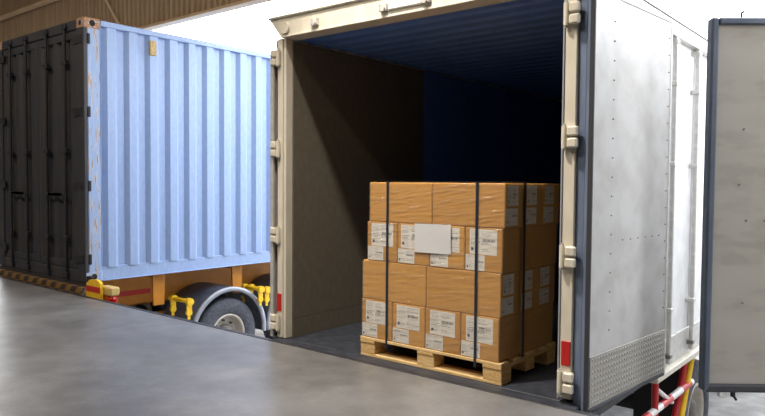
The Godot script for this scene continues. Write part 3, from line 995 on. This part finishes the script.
func build_next_truck() -> void:
	var hinge_at := Vector3(-0.10, 0.02, -5.22)
	var t := thing("parked_truck", "white truck with a swung open beige door in a blue frame", "truck", Vector3(1.15, YARD, -8.0))
	var xo0 := -0.12
	var xo1 := 2.4
	var zr := -5.25
	var zf := -12.4
	wbox("load_floor", Vector3(xo0, -0.12, zf), Vector3(xo1, 0.0, zr), M.deck, t)
	wbox("side_panel", Vector3(xo0, 0.0, zf), Vector3(xo0 + 0.06, 2.56, zr), M.white, t)
	wbox("side_panel", Vector3(xo1 - 0.06, 0.0, zf), Vector3(xo1, 2.56, zr), M.white, t)
	wbox("front_panel", Vector3(xo0 + 0.06, 0.0, zf), Vector3(xo1 - 0.06, 2.56, zf + 0.06), M.white, t)
	wbox("roof_panel", Vector3(xo0, 2.56, zf), Vector3(xo1, 2.64, zr), M.white, t, 0.02)
	for x in [[xo0, xo0 + 0.1], [xo1 - 0.1, xo1]]:
		wbox("rear_post", Vector3(x[0], 0.0, zr), Vector3(x[1], 2.56, zr + 0.05), M.blue_frame, t)
	wbox("header", Vector3(xo0 + 0.1, 2.4, zr), Vector3(xo1 - 0.1, 2.6, zr + 0.05), M.blue_frame, t)
	for x in [0.6, 1.7]:
		wbox("chassis_rail", Vector3(x - 0.05, -0.42, zf), Vector3(x + 0.05, -0.12, zr - 0.05), M.steel_dark, t, 0.004)
	var st := tool()
	rod(st, Vector3(0.1, YARD + 0.5, -8.2), Vector3(2.2, YARD + 0.5, -8.2), 0.08, 12)
	wpart("axle", st, M.steel_dark, t)
	for s in [1.0, -1.0]:
		add_wheel(t, Vector3(2.2 if s > 0 else 0.1, YARD + 0.5, -8.2), 0.5, 0.3, s)
		add_wheel(t, Vector3(2.2 if s > 0 else 0.1, YARD + 0.5, -11.9), 0.5, 0.3, s)
	# door leaf: local x from the free edge to the hinge, +z its inner face towards the dock
	var d := Node3D.new()
	d.name = "rear_door"
	t.add_child(d, true)
	var free_edge := Vector3(-1.075, 0.02, -4.437)
	d.position = free_edge - t.position
	var x := (hinge_at - free_edge)
	var w := x.length()
	x = x.normalized()
	d.basis = Basis(x, Vector3.UP, x.cross(Vector3.UP).normalized())
	var h := 2.295
	part("door_sheet", bmesh(Vector3(0.04, 0.04, -0.05), Vector3(w - 0.05, h - 0.035, -0.012), 0.003), M.next_panel, d)
	st = tool()
	box(st, Vector3(0, 0, -0.06), Vector3(0.046, h, 0.012), 0.012)
	box(st, Vector3(w - 0.058, 0, -0.06), Vector3(w, h, 0.012), 0.012)
	box(st, Vector3(0.046, h - 0.045, -0.06), Vector3(w - 0.058, h, 0.01), 0.01)
	part("door_frame", finish(st), M.blue_frame, d)
	part("door_seal", bmesh(Vector3(0.02, -0.006, -0.05), Vector3(w - 0.02, 0.045, 0.012), 0.012), M.gasket, d)
	for q in [[0.22, 1.62], [0.37, 1.6], [0.2, 1.28], [0.37, 1.3], [0.25, 1.06], [0.36, 1.06], [0.24, 0.55]]:
		st = tool()
		rod(st, Vector3(q[0], q[1], -0.014), Vector3(q[0], q[1], -0.008), 0.007, 8)
		part("bolt", finish(st), M.rivet, d)
	st = tool()
	rod(st, Vector3(0.19, h - 0.005, -0.02), Vector3(0.19, h + 0.035, -0.02), 0.006, 8)
	rod(st, Vector3(0.19, h + 0.03, -0.02), Vector3(0.205, h + 0.04, -0.02), 0.007, 8)
	part("top_hook", finish(st), M.hub, d)
	st = tool()
	rod(st, Vector3(0.12, -0.035, -0.02), Vector3(0.12, 0.0, -0.02), 0.014, 10)
	rod(st, Vector3(0.12, -0.03, -0.02), Vector3(0.15, -0.03, -0.02), 0.014, 10)
	part("bottom_catch", finish(st), M.white_paint, d)
	st = tool()
	box(st, Vector3(0.19, -0.04, -0.03), Vector3(0.215, 0.0, -0.01), 0.004)
	rod(st, Vector3(0.205, -0.03, -0.02), Vector3(0.225, -0.06, -0.02), 0.008, 8)
	part("bottom_hook", finish(st), M.black, d)

# ---------------------------------------------------------------- pallet load
const PX := -2.70      # pallet centre
const PZ := -4.16
const PTOP := 0.144

func build_pallet() -> void:
	var t := thing("wooden_pallet", "pale wooden pallet under the strapped stack of cartons", "pallet", Vector3(PX, 0, PZ))
	var hw := 0.6
	var hd := 0.4
	for z in [[-0.4, -0.3], [-0.23, -0.13], [-0.06, 0.06], [0.13, 0.23], [0.3, 0.4]]:
		part("deck_board", bmesh(Vector3(-hw, 0.122, z[0]), Vector3(hw, 0.144, z[1]), 0.003), M.wood0, t)
	for x in [-0.53, 0.0, 0.53]:
		part("stringer", bmesh(Vector3(x - 0.07, 0.1, -hd), Vector3(x + 0.07, 0.122, hd), 0.003), M.wood1, t)
		for z in [-0.33, 0.0, 0.33]:
			var b := 0.07 if x != 0.0 else 0.0725
			part("block", bmesh(Vector3(x - b, 0.022, z - 0.065), Vector3(x + b, 0.1, z + 0.065), 0.004), M.wood1 if x != 0.0 else M.wood0, t)
	for z in [-0.33, 0.33]:
		part("bottom_board", bmesh(Vector3(-hw, 0.0, z - 0.065), Vector3(hw, 0.022, z + 0.065), 0.003), M.wood0, t)

# a printed sheet standing proud of a carton face, in the carton's frame
func sticker(called: String, parent: Node3D, c: Vector3, w: float, h: float, right: Vector3, m: Material, tilt := 0.0) -> void:
	var n := right.cross(Vector3.UP)
	var u := Vector3.UP.rotated(n, tilt)
	var r := right.rotated(n, tilt)
	var st := tool()
	var cs := [c - r * w / 2 + u * h / 2, c + r * w / 2 + u * h / 2, c + r * w / 2 - u * h / 2, c - r * w / 2 - u * h / 2]
	var uv := [Vector2(0, 0), Vector2(1, 0), Vector2(1, 1), Vector2(0, 1)]
	for i in [0, 1, 2, 0, 2, 3]:
		st.set_uv(uv[i])
		st.add_vertex(cs[i] + n * 0.0012)
	for e in 4:
		var a: Vector3 = cs[e]
		var b: Vector3 = cs[(e + 1) % 4]
		st.set_uv(Vector2(0.01, 0.01))
		quad(st, a, b, b + n * 0.0012, a + n * 0.0012, (a + b) / 2 - c)
	part(called, finish(st), m, parent)

func carton(at: Vector3, size: Vector3, label: String, group: String, k: int) -> Node3D:
	var t := thing("cardboard_carton", label, "box", at, group)
	var h := size / 2
	# body: slightly bulging faces, soft edges
	part("body", bmesh(Vector3(-h.x, 0, -h.z), Vector3(h.x, size.y, h.z), 0.006), M["card%d" % (k % 3)], t)
	# tape along the top flaps
	part("packing_tape", bmesh(Vector3(-h.x * 0.98, size.y, -0.024), Vector3(h.x * 0.98, size.y + 0.0006, 0.024)) if size.x > size.z else bmesh(Vector3(-0.024, size.y, -h.z * 0.98), Vector3(0.024, size.y + 0.0006, h.z * 0.98)), M["card2"], t)
	return t

func build_load() -> void:
	var widths := [1.168, 1.172, 1.134, 1.131]
	var w := 1.168
	var d := 0.79
	var rh := 0.2875
	var shift := [-0.006, 0.0, 0.028, 0.044]      # each layer shifts a little, bottom first
	rng.seed = 5
	for row in 4:
		var y: float = PTOP + row * (rh + 0.0012)
		var xs: float = PX + shift[row]
		w = widths[row]
		if row % 2 == 0:
			var layer: String = "bottom" if row == 0 else "third"
			for c in 4:
				for r in 2:
					if r == 1 and (c == 1 or c == 2):
						continue      # wholly enclosed by the others
					var sz := Vector3(w / 4 - 0.004, rh, d / 2 - 0.003)
					var p := Vector3(xs - w / 2 + w / 4 * (c + 0.5), y, PZ + d / 2 - d / 2 * (r + 0.5) + rng.randf_range(-0.002, 0.002))
					var lab := ""
					if r == 1:
						lab = "plain carton behind the labelled one, %s layer, %s" % ["lowest" if row == 0 else "white sheet", "wall side of the stack" if c == 0 else "open right side of the stack"]
					elif row == 0:
						lab = ["labelled carton at the left end of the lowest layer, strap across its label", "labelled carton in the lowest layer, beside the left strap, no strap on it", "labelled carton in the lowest layer, beside the right strap, no strap on it", "labelled carton in the lowest layer at the open side corner, right strap across it"][c]
					else:
						lab = ["labelled carton level with the white sheet, left strap running over it", "labelled carton half covered by the white sheet on its label side", "labelled carton mostly hidden behind the blank white sheet", "labelled carton level with the white sheet, right strap running over it"][c]
					var t := carton(p, sz, lab, "cartons stacked on the pallet", c + row + r)
					if r == 0:
						sticker("shipping_label", t, Vector3(-sz.x / 2 + 0.035 + 0.103 + rng.randf_range(-0.006, 0.006), rh - 0.094, sz.z / 2), 0.205, 0.165, Vector3.RIGHT, M["label%d" % ((c + row) % 3)], rng.randf_range(-0.012, 0.012))
						sticker("address_label", t, Vector3(-sz.x / 2 + 0.078, 0.056, sz.z / 2), 0.145, 0.1, Vector3.RIGHT, M["small%d" % ((c + row) % 3)], rng.randf_range(-0.012, 0.012))
		else:
			for c in 2:
				for r in 3:
					var sz := Vector3(w / 2 - 0.003, rh, d / 3 - 0.003)
					var p := Vector3(xs - w / 2 + w / 2 * (c + 0.5), y, PZ + d / 2 - d / 3 * (r + 0.5))
					var lay: String = "second layer" if row == 1 else "top layer"
					var side: String = "left" if c == 0 else "right"
					var lab: String = ["plain front of the %s, %s strap across it" % [lay, side], "middle row of the %s, %s end" % [lay, side], "back row of the %s, %s end" % [lay, side]][r]
					var t := carton(p, sz, "wide carton, " + lab, "cartons stacked on the pallet", c * 2 + r + row)
					if c == 1:
						sticker("shipping_label", t, Vector3(sz.x / 2, rh - 0.08, sz.z / 2 - 0.1), 0.14, 0.13, Vector3(0, 0, -1), M["label%d" % (r % 3)])
						sticker("address_label", t, Vector3(sz.x / 2, 0.07, sz.z / 2 - 0.09), 0.15, 0.11, Vector3(0, 0, -1), M["small%d" % (r % 3)])
	# blank sheet stuck over the labels
	var st := tool()
	var zf := PZ + d / 2 + 0.0085
	var g := 6
	for i in g:
		for j in g:
			var f := func(a: int, b: int) -> Vector3:
				var u := float(a) / g
				var v := float(b) / g
				return Vector3(-2.795 + 0.302 * u, 0.812 + 0.2 * v + 0.004 * u, zf + 0.004 * sin(u * 5.0 + v * 3.0) * u * (1.0 - v) + 0.002)
			quad(st, f.call(i, j), f.call(i + 1, j), f.call(i + 1, j + 1), f.call(i, j + 1), Vector3.BACK)
			var bk := Vector3(0, 0, -0.0012)
			quad(st, f.call(i, j) + bk, f.call(i + 1, j) + bk, f.call(i + 1, j + 1) + bk, f.call(i, j + 1) + bk, Vector3.FORWARD)
	single("paper_sheet", finish(st), M.paper, "blank white paper sheet stuck over carton labels in the stack", "paper")
	# strapping bands: three flat loops
	var top := PTOP + 4 * (rh + 0.0012) + 0.004
	for k in 2:
		var x: float = [-3.045, -2.296][k]
		st = tool()
		var zo := PZ + d / 2 + 0.0065
		var zb := PZ - d / 2 - 0.009
		box(st, Vector3(x - 0.009, 0.09, zo), Vector3(x + 0.009, top + 0.002, zo + 0.002))
		box(st, Vector3(x - 0.009, 0.09, zb - 0.002), Vector3(x + 0.009, top + 0.002, zb))
		box(st, Vector3(x - 0.009, top, zb - 0.002), Vector3(x + 0.009, top + 0.002, zo + 0.002))
		box(st, Vector3(x - 0.009, 0.09, zb), Vector3(x + 0.009, 0.0925, zo))
		single("strapping_band", finish(st), M.strap, ["black strapping band around the stack left of the white sheet", "black strapping band around the stack right of the white sheet"][k], "strap", Vector3.ZERO, "strapping bands around the stack")
	st = tool()
	var xl := PX - 1.168 / 2 - 0.012
	var xr := PX + w / 2 + 0.05
	box(st, Vector3(xr, 0.146, -4.03), Vector3(xr + 0.002, top + 0.004, -4.0))
	box(st, Vector3(xl - 0.002, 0.146, -4.03), Vector3(xl, top + 0.004, -4.0))
	box(st, Vector3(xl, top + 0.003, -4.03), Vector3(xr, top + 0.005, -4.0))
	single("strapping_band", finish(st), M.strap, "black strapping band over the open side of the stack, across the others", "strap", Vector3.ZERO, "strapping bands around the stack")
	# stretch film around the sides, tight against each layer
	st = tool()
	for row in 4:
		var ya: float = PTOP + 0.01 if row == 0 else PTOP + row * (rh + 0.0012)
		var yb: float = PTOP + (row + 1) * (rh + 0.0012) - 0.002
		w = widths[row]
		var lo: float = PX + shift[row] - w / 2 - 0.003
		var hi: float = PX + shift[row] + w / 2 + 0.003
		var zi := PZ + d / 2 + 0.005
		var zj := PZ - d / 2 - 0.005
		var ring := [Vector2(lo + 0.006, zi), Vector2(hi - 0.006, zi), Vector2(hi, zi - 0.006), Vector2(hi, zj), Vector2(lo, zj), Vector2(lo, zi - 0.006)]
		for i in ring.size():
			var a: Vector2 = ring[i]
			var b: Vector2 = ring[(i + 1) % ring.size()]
			var n := Vector3((b - a).y, 0, -(b - a).x)
			if n.dot(Vector3((a + b).x / 2 - PX, 0, (a + b).y / 2 - PZ)) < 0: n = -n
			quad(st, Vector3(a.x, ya, a.y), Vector3(b.x, ya, b.y), Vector3(b.x, yb, b.y), Vector3(a.x, yb, a.y), n)
	single("stretch_film", finish(st), M.film, "clear shiny stretch film wrapped around the stack of cartons", "film")

func _ready() -> void:
	setup()
	make_materials()
	dock_lamp(Vector3(-3.0, 5.2, -2.2), Vector3(-2.75, 0.6, -4.1), 30.0, "dock flood lamp hanging above the dock, aimed at the truck load")
	for k in 3:
		added_fill_lamp(Vector3(-11.0 + k * 4.0, 6.2, 0.8), 17.0, ["added fill lamp under the roof in front of the container", "added fill lamp under the roof between container and truck bays", "added fill lamp under the roof in front of the truck"][k])
	build_setting()
	build_truck()
	build_container()
	build_trailer()
	build_next_truck()
	build_pallet()
	build_load()
